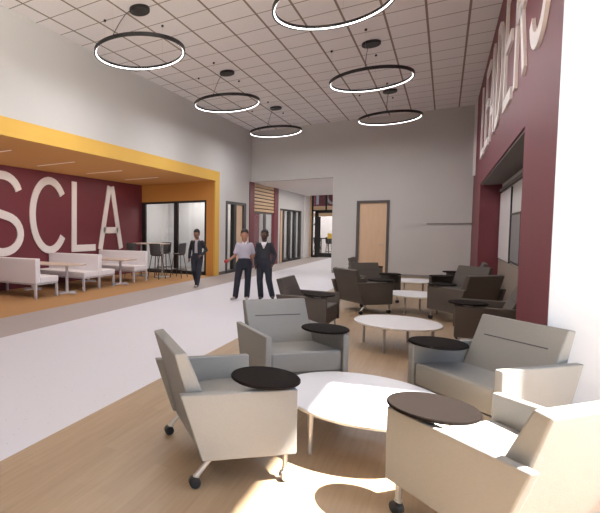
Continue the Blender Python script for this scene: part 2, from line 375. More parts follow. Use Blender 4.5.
def stroke_glyph(paths, w, h, t):
    """letter from round strokes: paths of (x,y) in 0..1, built w x h with stroke width t, z 0..1"""
    bm = bmesh.new()
    for pts in paths:
        closed = pts[0] == pts[-1] and len(pts) > 2
        P = [Vector((x * w, y * h)) for x, y in pts]
        if closed: P = P[:-1]
        n = len(P); L = []; Rr = []
        for i, p in enumerate(P):
            a = P[(i - 1) % n] if (closed or i > 0) else None; b = P[(i + 1) % n] if (closed or i < n - 1) else None
            d1 = (p - a).normalized() if a is not None else None; d2 = (b - p).normalized() if b is not None else None
            if d1 is None: d1 = d2
            if d2 is None: d2 = d1
            tt = (d1 + d2).normalized(); nn = Vector((-tt.y, tt.x))
            k = min(1.6, 1 / max(0.3, nn.dot(Vector((-d1.y, d1.x)))))
            L.append(p + nn * t / 2 * k); Rr.append(p - nn * t / 2 * k)
        lo = [(bm.verts.new((*a, 0)), bm.verts.new((*b, 0))) for a, b in zip(L, Rr)]
        hi = [(bm.verts.new((*a, 1)), bm.verts.new((*b, 1))) for a, b in zip(L, Rr)]
        for i in range(n if closed else n - 1):
            j = (i + 1) % n
            bm.faces.new([lo[i][0], lo[j][0], lo[j][1], lo[i][1]]); bm.faces.new([hi[i][0], hi[i][1], hi[j][1], hi[j][0]])
            bm.faces.new([lo[i][0], hi[i][0], hi[j][0], lo[j][0]]); bm.faces.new([lo[i][1], lo[j][1], hi[j][1], hi[i][1]])
        if not closed:
            for i in (0, -1): bm.faces.new([lo[i][0], lo[i][1], hi[i][1], hi[i][0]])
    bmesh.ops.recalc_face_normals(bm, faces=bm.faces)
    return bm
def arc(cx, cy, rx, ry, a0, a1, n=20): return [(cx + rx * math.cos(R(a0 + (a1 - a0) * i / n)), cy + ry * math.sin(R(a0 + (a1 - a0) * i / n))) for i in range(n + 1)]
GL = {
 'S': [arc(0.5, 0.735, 0.42, 0.235, 15, 250, 18) + arc(0.5, 0.255, 0.44, 0.225, 75, -165, 18)],
 'C': [arc(0.5, 0.5, 0.46, 0.47, 38, 322, 30)],
 'L': [[(0.09, 1), (0.06, 0.035), (1, 0.035)]],
 'A': [[(0.06, 0), (0.45, 1.0)], [(0.94, 0), (0.55, 1.0)], [(0.2, 0.3), (0.8, 0.3)]],
 'E': [[(1, 0.96), (0.1, 0.96), (0.1, 0.04), (1, 0.04)], [(0.1, 0.52), (0.85, 0.52)]],
 'D': [[(0.1, 0.04)] + arc(0.3, 0.5, 0.6, 0.46, -90, 90, 16) + [(0.1, 0.96), (0.1, 0.04)]],
 'R': [[(0.1, 0), (0.1, 0.96)] + arc(0.5, 0.73, 0.4, 0.23, 90, -90, 12) + [(0.1, 0.5)], [(0.5, 0.5), (0.92, 0)]],
 'I': [[(0.5, 0), (0.5, 1)]], 'T': [[(0.5, 0), (0.5, 1)], [(0, 0.96), (1, 0.96)]],
 'O': [arc(0.5, 0.5, 0.45, 0.46, 0, 360, 30)],
}
def place_letter(ch, parent, w, h, t, mtx):
    bm = stroke_glyph(GL[ch], w, h, t); bm.transform(mtx)
    return obj('letter', bm, 'letter', parent, smooth=False)
sg = thing('wall_lettering', 'tall white letters SCLA on the burgundy wall behind the booths', 'sign', (-9.02, 10.0, 0.88))
for ch, ya, wd in (('S', 6.78, 1.26), ('C', 8.32, 1.36), ('L', 9.9, 1.03), ('A', 11.1, 1.24)):
    # plane X = const, reading along +Y: letter x -> +Y, y -> Z, depth -> +X
    m4 = Matrix(((0, 0, 0.03, 0.0), (1, 0, 0, ya - 10.0), (0, 1, 0, 0), (0, 0, 0, 1)))
    place_letter(ch, sg, wd, 2.0, 0.2, m4)
sg = thing('wall_lettering', 'raised white letters LEADERS high on the burgundy wall above the recess', 'sign', (XR, 9.0, 3.16))
for i, ch in enumerate('LEADERS'):
    ya = 13.4 - i * 1.245       # reading towards the camera
    m4 = Matrix(((0, 0, -0.03, 0.0), (-1, 0, 0, ya - 9.0), (0, 1, 0, 0), (0, 0, 0, 1)))
    place_letter(ch, sg, 0.95, 1.6, 0.15, m4)
sg = thing('hanging_sign', 'maroon sign band with white letters above the glass doors at corridor end', 'sign', (-5.4, 26.15, 2.78))
obj('sign_panel', B((-0.75, 2.3, 0, 0.05, 0, 1.3)), 'sign_red', sg)
for ch, xa, wd in (('T', -0.72, 0.52), ('O', -0.02, 0.72)):
    m4 = Matrix(((1, 0, 0, xa), (0, 0, -0.04, 0), (0, 1, 0, 0.1), (0, 0, 0, 1)))
    place_letter(ch, sg, wd, 0.95, 0.12, m4)

# ------------------------------------------------------------------ lounge chairs
CW, CL = 0.79, 0.66
def lounge_chair(label, loc, rz, side, front_silver=False, group=None, fab='fabric'):
    """origin on the floor at the middle of the seat front; faces local +y; side=+1 tablet on the sitter's right arm"""
    t = thing('lounge_chair', label, 'armchair', loc, rz, group)
    for s in (-1, 1):
        bm = bmesh.new(); prism_yz(bm, [(0, 0.17), (0, 0.56), (-CL - 0.045, 0.56), (-CL + 0.085, 0.17)], s * CW / 2, s * (CW / 2 - 0.055)); bevel(bm, 0.010)
        obj('arm_panel', bm, fab, t, wn=True)
    bm = bmesh.new(); prism_yz(bm, [(-0.655, 0.788), (-0.725, 0.775), (-0.555, 0.20), (-0.47, 0.20), (-0.47, 0.36)], -0.325, 0.325); bevel(bm, 0.012)
    bk = obj('backrest', bm, fab, t, wn=True)
    d = Vector((0, -0.655 + 0.47, 0.788 - 0.36)).normalized(); p = Vector((0, -0.47, 0.36)) + d * 0.30
    nrm = Vector((0, d.z, -d.y))
    bm = bmesh.new(); box(bm, -0.24, 0.24, -0.003, 0.003, -0.004, 0.004)
    rot = d.to_track_quat('Z', 'Y').to_matrix().to_4x4()
    bm.transform(Matrix.Translation(p + nrm * 0.001) @ rot); obj('seam', bm, 'seam', bk, smooth=False)
    bm = bmesh.new(); prism_yz(bm, [(-0.012, 0.225), (-0.012, 0.415), (-0.50, 0.385), (-0.50, 0.225)], -0.334, 0.334); bevel(bm, 0.022, 4)
    obj('seat_cushion', bm, fab, t, wn=True)
    obj('base_rail', bbox(0.006, (-0.335, 0.335, -0.56, -0.02, 0.172, 0.218)), fab, t, wn=True)
    for s in (-1, 1):
        bm = bmesh.new(); tube(bm, (s * 0.355, -0.055, 0.18), (s * 0.355, -0.055, 0.06), 0.0145); tube(bm, (s * 0.355, -0.055, 0.075), (s * 0.355, -0.055, 0.05), 0.019)
        lg = obj('leg', bm, 'metal', t)
        bm = bmesh.new(); tube(bm, (s * 0.34, -0.055, 0.033), (s * 0.385, -0.055, 0.033), 0.033, seg=20); bevel(bm, 0.004, 1)
        obj('caster', bm, 'mid_trim' if front_silver and s > 0 else 'caster', lg)
        bm = bmesh.new(); tube(bm, (s * 0.345, -0.50, 0.18), (s * 0.345, -0.60, 0.06), 0.0145); tube(bm, (s * 0.345, -0.595, 0.07), (s * 0.345, -0.60, 0.05), 0.019)
        lg = obj('leg', bm, 'metal', t)
        bm = bmesh.new(); tube(bm, (s * 0.325, -0.605, 0.033), (s * 0.37, -0.605, 0.033), 0.033, seg=20); bevel(bm, 0.004, 1)
        obj('caster', bm, 'caster', lg)
    bm = bmesh.new(); cx, cy = side * (CW / 2 - 0.155), -0.135
    lathe(bm, [(0, 0.576), (0.196, 0.576), (0.205, 0.582), (0.205, 0.590), (0.2, 0.596), (0, 0.596)], 56, cx, cy)
    tb = obj('tablet_arm', bm, 'tablet', t)
    bm = bmesh.new(); lathe(bm, [(0, 0.56), (0.05, 0.56), (0.05, 0.577), (0, 0.577)], 24, side * (CW / 2 - 0.06), cy)
    obj('swivel_bracket', bm, 'metal', tb)
    return t

chairs = [
 ('pale grey lounge chair seen from behind left of the near round table', (-0.95, 2.96), 42.5, 1),
 ('blue-grey lounge chair facing the viewer just behind the near round table', (-0.97, 4.09), -47, -1),
 ('sunlit lounge chair right of the near round table, its seat facing the viewer', (0.06, 4.02), 226, 1),
 ('brightly sunlit lounge chair in the bottom right corner, its back turned to the viewer', (0.03, 2.97), 139, -1),
 ('shaded grey lounge chair left of the second round table, partly behind the blue-grey chair', (-1.29, 6.85), -2, 1),
 ('shaded grey lounge chair right of the second round table, its back in the wall recess', (0.13, 7.12), 180, -1),
 ('shaded lounge chair seen from behind, left of the middle round table', (-1.01, 9.41), 44.6, 1),
 ('shaded lounge chair in front of the wooden door, facing the middle round table', (-1.01, 10.27), -50, -1),
 ('shaded lounge chair beyond the middle table on the right, facing the viewer', (0.06, 10.32), 229, 1),
 ('shaded lounge chair near right of the middle round table, its back to the viewer', (0.06, 9.25), 135, -1),
 ('farthest shaded lounge chair on the left, mostly hidden by the chair before it', (-1.3, 12.7), 0, 1),
 ('farthest shaded lounge chair on the right, beside the far end of the recess', (0.05, 12.05), 180, -1),
]
for i, (lab, (x, y), a, side) in enumerate(chairs):
    lounge_chair(lab, (x, y, 0), R(a - 90), side, i == 0, 'lounge chairs around the round tables', 'fabric' if i < 4 else 'shaded_fabric')

# ------------------------------------------------------------------ round coffee tables
def coffee_table(label, x, y, a=0, k_=1.0):
    t = thing('coffee_table', label, 'table', (x, y, 0), R(a), 'round white coffee tables'); t.scale = (k_, k_, 1)
    bm = bmesh.new(); lathe(bm, [(0, 0.308), (0.532, 0.308), (0.54, 0.312), (0.54, 0.329), (0.536, 0.333), (0, 0.333)], 96)
    top = obj('tabletop', bm, 'white_top', t)
    bm = bmesh.new(); lathe(bm, [(0.5395, 0.311), (0.5425, 0.311), (0.5425, 0.327), (0.5395, 0.327)], 96, closed=True); obj('edge_band', bm, 'edge', top)
    for k in range(4):
        an = R(45 + 90 * k); c, s = math.cos(an), math.sin(an)
        bm = bmesh.new(); tube(bm, (0.445 * c, 0.445 * s, 0.0), (0.445 * c, 0.445 * s, 0.295), 0.016, 0.021); tube(bm, (0.445 * c, 0.445 * s, 0.292), (0.43 * c, 0.43 * s, 0.30), 0.021)
        obj('leg', bm, 'metal', t)
    bm = bmesh.new()
    for k in range(2):
        an = R(45 + 90 * k); c, s = math.cos(an), math.sin(an)
        tube(bm, (-0.44 * c, -0.44 * s, 0.295), (0.44 * c, 0.44 * s, 0.295), 0.013)
    obj('under_frame', bm, 'metal', t)
coffee_table('nearest round white coffee table, half lit by the sun', -0.45, 3.44, 10)
coffee_table('second round white coffee table from the viewer, standing alone on the planks', -0.47, 6.5, 30, 0.90)
coffee_table('third round white coffee table, between the shaded lounge chairs', -0.45, 9.55, 30, 0.87)
coffee_table('farthest round white coffee table near the back wall', -0.56, 12.1, 20, 0.9)

# ------------------------------------------------------------------ ring pendants
def ring_pendant(label, x, y):
    t = thing('ring_pendant', label, 'pendant light', (x, y, H), 0, 'black ring pendants under the grid ceiling')
    zr, ro, ri = -0.72, 0.76, 0.72
    bm = bmesh.new(); lathe(bm, [(ri + 0.022, zr - 0.03), (ro, zr - 0.03), (ro, zr + 0.03), (ri, zr + 0.03), (ri, zr - 0.006)], 96, closed=True)
    ring = obj('ring', bm, 'black', t)
    bm = bmesh.new(); lathe(bm, [(ri + 0.003, zr - 0.0085), (ri + 0.002, zr - 0.0095), (ri + 0.017, zr - 0.0262), (ri + 0.018, zr - 0.0252)], 96, closed=True)
    obj('light_strip', bm, 'led', ring)
    bm = bmesh.new(); lathe(bm, [(0, -0.0), (0.17, -0.0), (0.17, -0.045), (0.165, -0.05), (0, -0.05)], 40)
    cn = obj('canopy', bm, 'black', t)
    bm = bmesh.new(); pts = []
    for i in range(15):
        u = i / 14; pts.append(Vector((-0.02 + 0.02 * u, -0.08 - 0.655 * u, -0.05 + (zr + 0.085) * u ** 1.6)))
    pts[-1] = Vector((0.0, -0.74, zr + 0.03))
    for a, b in zip(pts, pts[1:]): tube(bm, a, b, 0.006, seg=6)
    obj('power_cord', bm, 'black', t)
    for k in range(3):
        an = R(90 + 90 * k); c, s = math.cos(an), math.sin(an)
        bm = bmesh.new(); tube(bm, (0.737 * c, 0.737 * s, zr + 0.03), (0.737 * c, 0.737 * s, -0.002), 0.0012, seg=5)
        w = obj('suspension_wire', bm, 'metal', t)
        bm = bmesh.new(); lathe(bm, [(0, -0.0), (0.022, 0), (0.022, -0.03), (0, -0.03)], 12, 0.737 * c, 0.737 * s); obj('wire_anchor', bm, 'black', w)
RINGS = []
for yy, nm in ((6.5, 'nearest'), (10.16, 'middle'), (13.85, 'farthest')):
    for xx, sd in ((-4.37, 'left'), (-1.33, 'right')):
        ring_pendant('%s black ring pendant of the %s-hand row' % (nm, sd), xx, yy); RINGS.append((xx, yy))

# ------------------------------------------------------------------ alcove ceiling slot lights
for y, nm in ((4.25, 'nearest the viewer'), (6.15, 'second from the viewer'), (8.0, 'above the near dining table'), (9.85, 'above the far dining table'), (11.7, 'nearest the glazed end')):
    t = thing('slot_light', 'slim ceiling slot light in the orange soffit, ' + nm, 'ceiling light', (-7.8, y, SOF), 0, 'slot lights in the orange soffit')
    obj('housing', B((-0.62, 0.62, -0.03, 0.03, -0.006, 0.006)), 'edge', t, smooth=False)
    obj('diffuser', B((-0.6, 0.6, -0.018, 0.018, -0.010, -0.006)), 'led_slot', t, smooth=False)

# ------------------------------------------------------------------ dining booths
def bench(label, y, kind):
    """kind -1: seat on the near side (faces -y), +1: far side, 2: both"""
    t = thing('booth_bench', label, 'booth seat', (-8.1, y, 0), 0, 'white booth benches')
    x0, x1 = -0.88, 0.86
    obj('backrest', bbox(0.018, (x0, x1, -0.07, 0.07, 0.335, 0.87)), 'vinyl', t, wn=True)
    sides = {-1: [-1], 1: [1], 2: [-1, 1]}[kind]
    for s in sides:
        obj('seat_cushion', bbox(0.018, (x0, x1, s * 0.072, s * 0.62, 0.335, 0.465)), 'vinyl', t, wn=True)
    lo, hi = (-0.62 if -1 in sides else -0.07), (0.62 if 1 in sides else 0.07)
    obj('frame_rail', B((x0 + 0.01, x1 - 0.01, lo + 0.01, hi - 0.01, 0.30, 0.334)), 'booth_leg', t, smooth=False)
    ys = [lo + 0.03, hi - 0.03] + ([0.0] if kind == 2 else [])
    for yy in ys:
        for xx in (x0 + 0.04, x1 - 0.04):
            obj('leg', bbox(0.004, (xx - 0.026, xx + 0.026, yy - 0.026, yy + 0.026, 0, 0.302)), 'booth_leg', t)
bench('white vinyl booth bench at the left edge of the picture, its back to the viewer', 6.87, 1)
bench('double-sided white vinyl booth bench standing between the two dining tables', 8.98, 2)
bench('white vinyl booth bench nearest the bar stools, facing the viewer', 11.12, -1)
def dining_table(label, y):
    t = thing('dining_table', label, 'table', (-8.0, y, 0), 0, 'booth dining tables')
    obj('tabletop', bbox(0.006, (-0.95, 0.95, -0.3, 0.3, 0.655, 0.69)), 'table_wood', t)
    for xx in (-0.55, 0.6):
        bm = bmesh.new(); tube(bm, (xx, 0, 0.03), (xx, 0, 0.665), 0.035, seg=16); lathe(bm, [(0, 0.64), (0.1, 0.64), (0.1, 0.665), (0, 0.665)], 16, xx)
        obj('pedestal', bm, 'booth_leg', t)
        bm = bbox(0.006, (xx - 0.27, xx + 0.27, -0.045, 0.045, 0, 0.03), (xx - 0.045, xx + 0.045, -0.27, 0.27, 0, 0.029))
        obj('cross_base', bm, 'booth_leg', t)
dining_table('wood-topped dining table in the near booth, at the left edge', 7.93)
dining_table('wood-topped dining table in the far booth, nearer the bar stools', 10.05)

# bar table and stools
t = thing('bar_table', 'tall wood-topped bar table surrounded by charcoal stools', 'table', (-7.75, 12.35, 0))
obj('tabletop', bbox(0.006, (-0.75, 0.42, -0.3, 0.3, 1.03, 1.065)), 'table_wood', t)
for xx in (-0.5, 0.3):
    bm = bmesh.new(); tube(bm, (xx, 0, 0.02), (xx, 0, 1.03), 0.035, seg=16); obj('pedestal', bm, 'metal', t)
    bm = bmesh.new(); lathe(bm, [(0, 0), (0.24, 0), (0.24, 0.012), (0.05, 0.03), (0, 0.03)], 32, xx); obj('round_base', bm, 'metal', t)
def bar_stool(label, x, y, a):
    t = thing('bar_stool', label, 'bar stool', (x, y, 0), R(a), 'charcoal bar stools')
    bm = bmesh.new(); lathe(bm, [(0, 0.70), (0.15, 0.70), (0.19, 0.735), (0.2, 0.75), (0.19, 0.757), (0, 0.742)], 32); obj('seat', bm, 'stool', t)
    # curved shell back
    bm = bmesh.new(); n = 12; rows = []
    for k, z in enumerate((0.74, 0.86, 0.98, 1.07)):
        row = []
        for side in (0, 1):
            r = (0.20 + 0.012 * k) - 0.02 * side; sp = (62, 66, 64, 56)[k]
            row.append([bm.verts.new((r * math.sin(R(-sp + 2 * sp * i / n)), -r * math.cos(R(-sp + 2 * sp * i / n)), z + (0.01 if k == 3 else 0) * math.cos(R(-90 + 180 * i / n)))) for i in range(n + 1)])
        rows.append(row)
    for a_, b_ in zip(rows, rows[1:]):
        for sd in (0, 1):
            for i in range(n): bm.faces.new([a_[sd][i], a_[sd][i+1], b_[sd][i+1], b_[sd][i]])
        for i in (0, n): bm.faces.new([a_[0][i], a_[1][i], b_[1][i], b_[0][i]])
    for rw in (rows[0], rows[-1]):
        for i in range(n): bm.faces.new([rw[0][i], rw[0][i+1], rw[1][i+1], rw[1][i]])
    bmesh.ops.recalc_face_normals(bm, faces=bm.faces); obj('backrest', bm, 'stool', t)
    for sx in (-1, 1):
        for sy in (-1, 1):
            bm = bmesh.new(); tube(bm, (sx * 0.11, sy * 0.11, 0.71), (sx * 0.2, sy * 0.2, 0), 0.013); obj('leg', bm, 'stool', t)
    bm = bmesh.new(); q = 0.165
    for p1, p2 in (((-q, -q), (q, -q)), ((q, -q), (q, q)), ((q, q), (-q, q)), ((-q, q), (-q, -q))): tube(bm, (*p1, 0.26), (*p2, 0.26), 0.009)
    obj('foot_ring', bm, 'stool', t)
bar_stool('charcoal bar stool with its back to the viewer, in front of the bar table', -7.3, 11.78, 0)
bar_stool('charcoal bar stool at the right-hand end of the bar table', -6.93, 12.5, 90)
bar_stool('charcoal bar stool behind the end of the far white booth bench', -8.28, 11.95, 0)
bar_stool('charcoal bar stool on the far side of the bar table, against the glass', -7.75, 13.0, 180)

# side chair in the office
t = thing('office_chair', 'white-backed side chair with wooden seat behind the alcove glass', 'chair', (-6.98, 14.35, 0), R(-60))
obj('seat', bbox(0.008, (-0.24, 0.24, -0.24, 0.24, 0.42, 0.46)), 'door_wood', t)
obj('backrest', bbox(0.012, (-0.22, 0.22, -0.27, -0.235, 0.52, 0.9)), 'vinyl', t)
for sx in (-1, 1):
    for sy in (-1, 1):
        bm = bmesh.new(); tube(bm, (sx * 0.21, sy * 0.22, 0), (sx * 0.21, sy * 0.22 - (0.03 if sy < 0 else 0), 0.42 if sy > 0 else 0.86), 0.014); obj('leg', bm, 'black', t)

# boards in the recess
t = thing('whiteboard', 'white board with thin black edge on the grey recess wall', 'board', (RX, 12.3, 0.83))
obj('board_face', B((-0.032, -0.027, -0.98, 0.98, 0.02, 1.48)), 'board', t, smooth=False)
obj('frame', B((-0.027, -0.001, -1.0, 1.0, 0, 1.5)), 'black', t, smooth=False)
t = thing('pinboard', 'grey felt pinboard with black frame nearer than the whiteboard', 'board', (RX, 10.55, 0.87))
obj('felt_panel', B((-0.012, -0.006, -0.66, 0.66, 0.03, 0.9)), 'screen', t, smooth=False)
obj('frame', B((-0.025, -0.001, -0.7, 0.7, 0, 0.03), (-0.025, -0.001, -0.7, 0.7, 0.9, 0.93), (-0.025, -0.001, -0.7, -0.66, 0.03, 0.9), (-0.025, -0.001, 0.66, 0.7, 0.03, 0.9)), 'black', t, smooth=False)
# foyer beyond the corridor's end: pendants, notice, tables
t0 = None
for x, y, z, nm in ((-6.25, 27.5, 1.75, 'lower left'), (-5.75, 27.2, 2.25, 'upper')):
    t = thing('pendant_lamp', 'small dark cone pendant behind the corridor end glass, %s one' % nm, 'pendant light', (x, y, z), 0, 'foyer pendants')
    bm = bmesh.new(); lathe(bm, [(0.03, 0.28), (0.035, 0.2), (0.14, 0), (0.135, 0), (0.03, 0.19)], 20); obj('lamp_shade', bm, 'frame', t)
    bm = bmesh.new(); tube(bm, (0, 0, 0.27), (0, 0, 4.2 - z), 0.006, seg=6); obj('cord', bm, 'black', t)
tag(obj('notice', B((-5.24, -5.0, EY - 0.015, EY + 0.019, 1.02, 1.3)), 'notice', smooth=False), 'small yellow notice taped on the glass door at the corridor end', 'notice')
for x, y, nm in ((-6.3, 27.4, 'behind the sidelight'), (-5.2, 27.9, 'behind the glass door')):
    t = thing('cafe_table', 'dark high table %s at the corridor end' % nm, 'table', (x, y, 0), 0, 'foyer tables')
    obj('tabletop', bbox(0.006, (-0.5, 0.5, -0.3, 0.3, 0.98, 1.02)), 'stool', t)
    for sx in (-1, 1):
        bm = bmesh.new(); tube(bm, (sx * 0.4, 0, 0), (sx * 0.4, 0, 0.98), 0.03); obj('leg', bm, 'stool', t)
for x, y, nm in ((-6.0, 26.9, 'behind the sidelight'), (-5.45, 27.35, 'left one behind the glass door'), (-4.85, 27.35, 'right one behind the glass door')):
    bar_stool('charcoal stool in the foyer, ' + nm, x, y, 0)

# ------------------------------------------------------------------ people
def cap(bm, p, q, r1, r2, sx=1.0, sy=1.0):
    """tapered rounded limb; sx, sy flatten it across world x / y about its axis"""
    p, q = Vector(p), Vector(q); d = q - p; L = d.length
    n = max(2, int(L / 0.02))
    seg = 14
    zz = Vector((0, 0, 1)) if abs(d.normalized().z) > 0.5 else Vector((0, 1, 0))
    d.normalize(); u = (Vector((1, 0, 0)) - d * d.x); u = u.normalized() if u.length > 0.1 else d.orthogonal().normalized(); w = d.cross(u)
    prof = [(-r1 * math.cos(a), r1 * math.sin(a)) for a in (0.15, 0.5, 0.9, 1.3)] + [(L * i / n, r1 + (r2 - r1) * i / n) for i in range(n + 1)] + [(L + r2 * math.cos(a), r2 * math.sin(a)) for a in (1.3, 0.9, 0.5, 0.15)]
    rs = [[bm.verts.new(p + d * t + (u * math.cos(2*math.pi*k/seg) * sx + w * math.sin(2*math.pi*k/seg) * sy) * r) for k in range(seg)] for t, r in prof]
    for a, b in zip(rs, rs[1:]):
        for k in range(seg): bm.faces.new([a[k], a[(k+1) % seg], b[(k+1) % seg], b[k]])
    bm.faces.new(list(reversed(rs[0]))); bm.faces.new(rs[-1])

def blob(bm, c, rx, ry, rz, rot=0):
    g = bmesh.ops.create_icosphere(bm, subdivisions=3, radius=1)
    bmesh.ops.scale(bm, vec=(rx, ry, rz), verts=g['verts'])
    bmesh.ops.rotate(bm, verts=g['verts'], matrix=Matrix.Rotation(rot, 3, 'X'))
    bmesh.ops.translate(bm, vec=c, verts=g['verts'])

def fused(name, bm, m, parent, voxel=0.011, it=4):
    bmesh.ops.recalc_face_normals(bm, faces=bm.faces)
    o = obj(name, bm, m, parent)
    md = o.modifiers.new('fuse', 'REMESH'); md.mode = 'VOXEL'; md.voxel_size = voxel; md.use_smooth_shade = True
    sm = o.modifiers.new('soft', 'SMOOTH'); sm.iterations = it; sm.factor = 0.5
    return o

def person(label, loc, rz, J, skin, top, hair_len=0.0, shoe='shoe', scale=1.015, short_sleeve=False, open_front=None, vneck=None):
    """J: joint positions of a 1.5 m figure facing -y; sitter's right is -x"""
    t = thing('person', label, 'person', loc, rz); t.scale = (scale,) * 3
    bm = bmesh.new()
    V = {k: Vector(v) for k, v in J.items() if isinstance(v, tuple)}
    cap(bm, V['pelvis'], V['chest'], 0.105, 0.115, 1.12, 0.72)
    cap(bm, V['chest'] + Vector((0, 0, 0.05)), V['neck'], 0.09, 0.045, 1.2, 0.7)
    cap(bm, V['neck'], V['head'] - Vector((0, 0, 0.03)), 0.043, 0.042)
    h = V['head']
    blob(bm, h + Vector((0, 0.008, 0.03)), 0.076, 0.094, 0.093)          # skull
    blob(bm, h + Vector((0, -0.018, -0.037)), 0.062, 0.070, 0.074)       # jaw
    cap(bm, h + Vector((0, -0.088, 0.022)), h + Vector((0, -0.105, -0.012)), 0.010, 0.014)   # nose
    cap(bm, h + Vector((-0.018, -0.083, -0.045)), h + Vector((0.018, -0.083, -0.045)), 0.010, 0.010)   # lips
    cap(bm, h + Vector((-0.03, -0.075, 0.038)), h + Vector((0.03, -0.075, 0.038)), 0.012, 0.012)    # brow
    for s in (-1, 1): blob(bm, h + Vector((s * 0.077, 0.008, 0.0)), 0.011, 0.018, 0.028)          # ears
    for s, n in ((-1, 'r'), (1, 'l')):
        cap(bm, V['sh_' + n], V['el_' + n], 0.043, 0.034); cap(bm, V['el_' + n], V['wr_' + n], 0.034, 0.024)
        wr, kn = V['wr_' + n], V['kn_' + n + 'h']
        d = (kn - wr).normalized(); side = Vector(J['palm_' + n]).normalized(); side = (side - d * side.dot(d)).normalized(); up = d.cross(side)
        cap(bm, wr, kn, 0.022, 0.027, 1, 1)
        for k, ln in enumerate((0.052, 0.060, 0.056, 0.044)):
            o = kn + side * (0.021 - 0.014 * k); c = up * (0.012 * (1 if J.get('curl_' + n, 1) > 0 else -1))
            m1 = o + d * ln * 0.55 + c; m2 = m1 + d * ln * 0.35 + c * 1.6
            cap(bm, o, m1, 0.0085, 0.0080); cap(bm, m1, m2, 0.0080, 0.0070)
        th = wr + (kn - wr) * 0.35 + side * 0.018
        cap(bm, th, th + side * 0.024 + d * 0.03, 0.0105, 0.0095); cap(bm, th + side * 0.024 + d * 0.03, th + side * 0.026 + d * 0.055, 0.0095, 0.008)
        cap(bm, V['hip_' + n], V['knee_' + n], 0.07, 0.05); cap(bm, V['knee_' + n], V['ank_' + n], 0.048, 0.032)
        cap(bm, V['ank_' + n] - Vector((0, 0, 0.03)), V['toe_' + n], 0.03, 0.022)
    body = fused('body', bm, skin, t, 0.0095, 3)
    for s in (-1, 1):
        bm = bmesh.new(); blob(bm, h + Vector((s * 0.028, -0.079, 0.016)), 0.011, 0.006, 0.006); obj('eye', bm, 'eye', body)
        bm = bmesh.new(); blob(bm, h + Vector((s * 0.028, -0.084, 0.016)), 0.0052, 0.003, 0.0052); obj('pupil', bm, 'shoe', body)
    # hair cap
    bm = bmesh.new(); blob(bm, h + Vector((0, 0.018, 0.05)), 0.082, 0.098, 0.086 + hair_len)
    blob(bm, h + Vector((0, 0.045, 0.01)), 0.078, 0.07, 0.075)
    if hair_len > 0: blob(bm, h + Vector((0, -0.045, 0.092)), 0.06, 0.045, 0.028)
    fused('hair', bm, 'hair', t, 0.009, 2)
    # trousers
    bm = bmesh.new(); cap(bm, V['pelvis'] + Vector((0, 0, 0.06)), V['pelvis'] - Vector((0, 0, 0.03)), 0.118, 0.128, 1.08, 0.80)
    for n in 'rl':
        cap(bm, V['hip_' + n], V['knee_' + n], 0.086, 0.066); cap(bm, V['knee_' + n], V['ank_' + n] + Vector((0, 0, -0.01)), 0.066, 0.058)
    fused('trousers', bm, 'trousers', t)
    for n in 'rl':
        bm = bmesh.new(); a = V['ank_' + n]; b = V['toe_' + n]
        cap(bm, a + Vector((0, 0.02, -0.035)), b, 0.040, 0.030, 1, 0.8); cap(bm, a + Vector((0, 0.02, -0.02)), a + Vector((0, 0, 0.02)), 0.036, 0.036)
        for v in bm.verts: v.co.z = max(v.co.z, min(a.z, b.z) - 0.045)
        fused('shoe', bm, shoe, t, 0.009, 2)
    # top
    bm = bmesh.new(); cap(bm, V['pelvis'] + Vector((0, 0, 0.09)), V['chest'], 0.116, 0.122, 1.12, 0.80)
    cap(bm, V['chest'] + Vector((0, 0, 0.04)), V['neck'] - Vector((0, 0, 0.03)), 0.108, 0.052, 1.12, 0.74)
    for n in 'rl':
        cap(bm, V['sh_' + n] + (V['chest'] - V['sh_' + n]) * 0.25, V['sh_' + n], 0.062, 0.052)
        if short_sleeve: cap(bm, V['sh_' + n], V['sh_' + n].lerp(V['el_' + n], 0.72), 0.054, 0.056)
        else: cap(bm, V['sh_' + n], V['el_' + n], 0.052, 0.046); cap(bm, V['el_' + n], V['wr_' + n], 0.046, 0.036)
    tp = fused({'shirt': 'polo_shirt', 'jacket': 'jacket', 'cardigan': 'cardigan'}[top], bm, top, t)
    # collar / undershirt shows in the opening
    ch = V['chest']
    if short_sleeve:
        bm = bmesh.new()
        for s in (-1, 1): cap(bm, V['neck'] + Vector((s * 0.045, 0.0, -0.012)), V['neck'] + Vector((s * 0.018, -0.068, -0.075)), 0.018, 0.013)
        fused('collar', bm, 'white_cloth', tp, 0.006, 2)
    else:
        wd, bot = open_front or (0.06, 0.12)
        bm = bmesh.new()
        n = 12
        rows = []
        for i in range(n + 1):
            u = i / n; z = ch.z + 0.135 - u * (0.135 + bot); hw = wd * (1 - u) + 0.006 if vneck else wd * (0.75 + 0.25 * u)
            yf = ch.y - 0.119 + (0.045 * max(0, 1 - u * 2.8))
            rows.append([bm.verts.new((ch.x + k * hw, yf - (0.006 if abs(k) < 0.5 else 0), z)) for k in (-1, -0.5, 0, 0.5, 1)] + [bm.verts.new((ch.x + k * hw, yf + 0.05, z)) for k in (1, -1)])
        for a, b in zip(rows, rows[1:]):
            for k in range(7): bm.faces.new([a[k], a[(k+1) % 7], b[(k+1) % 7], b[k]])
        bm.faces.new(rows[0]); bm.faces.new(rows[-1]); bmesh.ops.recalc_face_normals(bm, faces=bm.faces)
        for s in (-1, 1): cap(bm, V['neck'] + Vector((s * 0.045, 0.0, -0.012)), V['neck'] + Vector((s * 0.018, -0.062, -0.075)), 0.017, 0.012)
        obj('undershirt', bm, 'white_cloth' if vneck else 'tee', t)
    return t

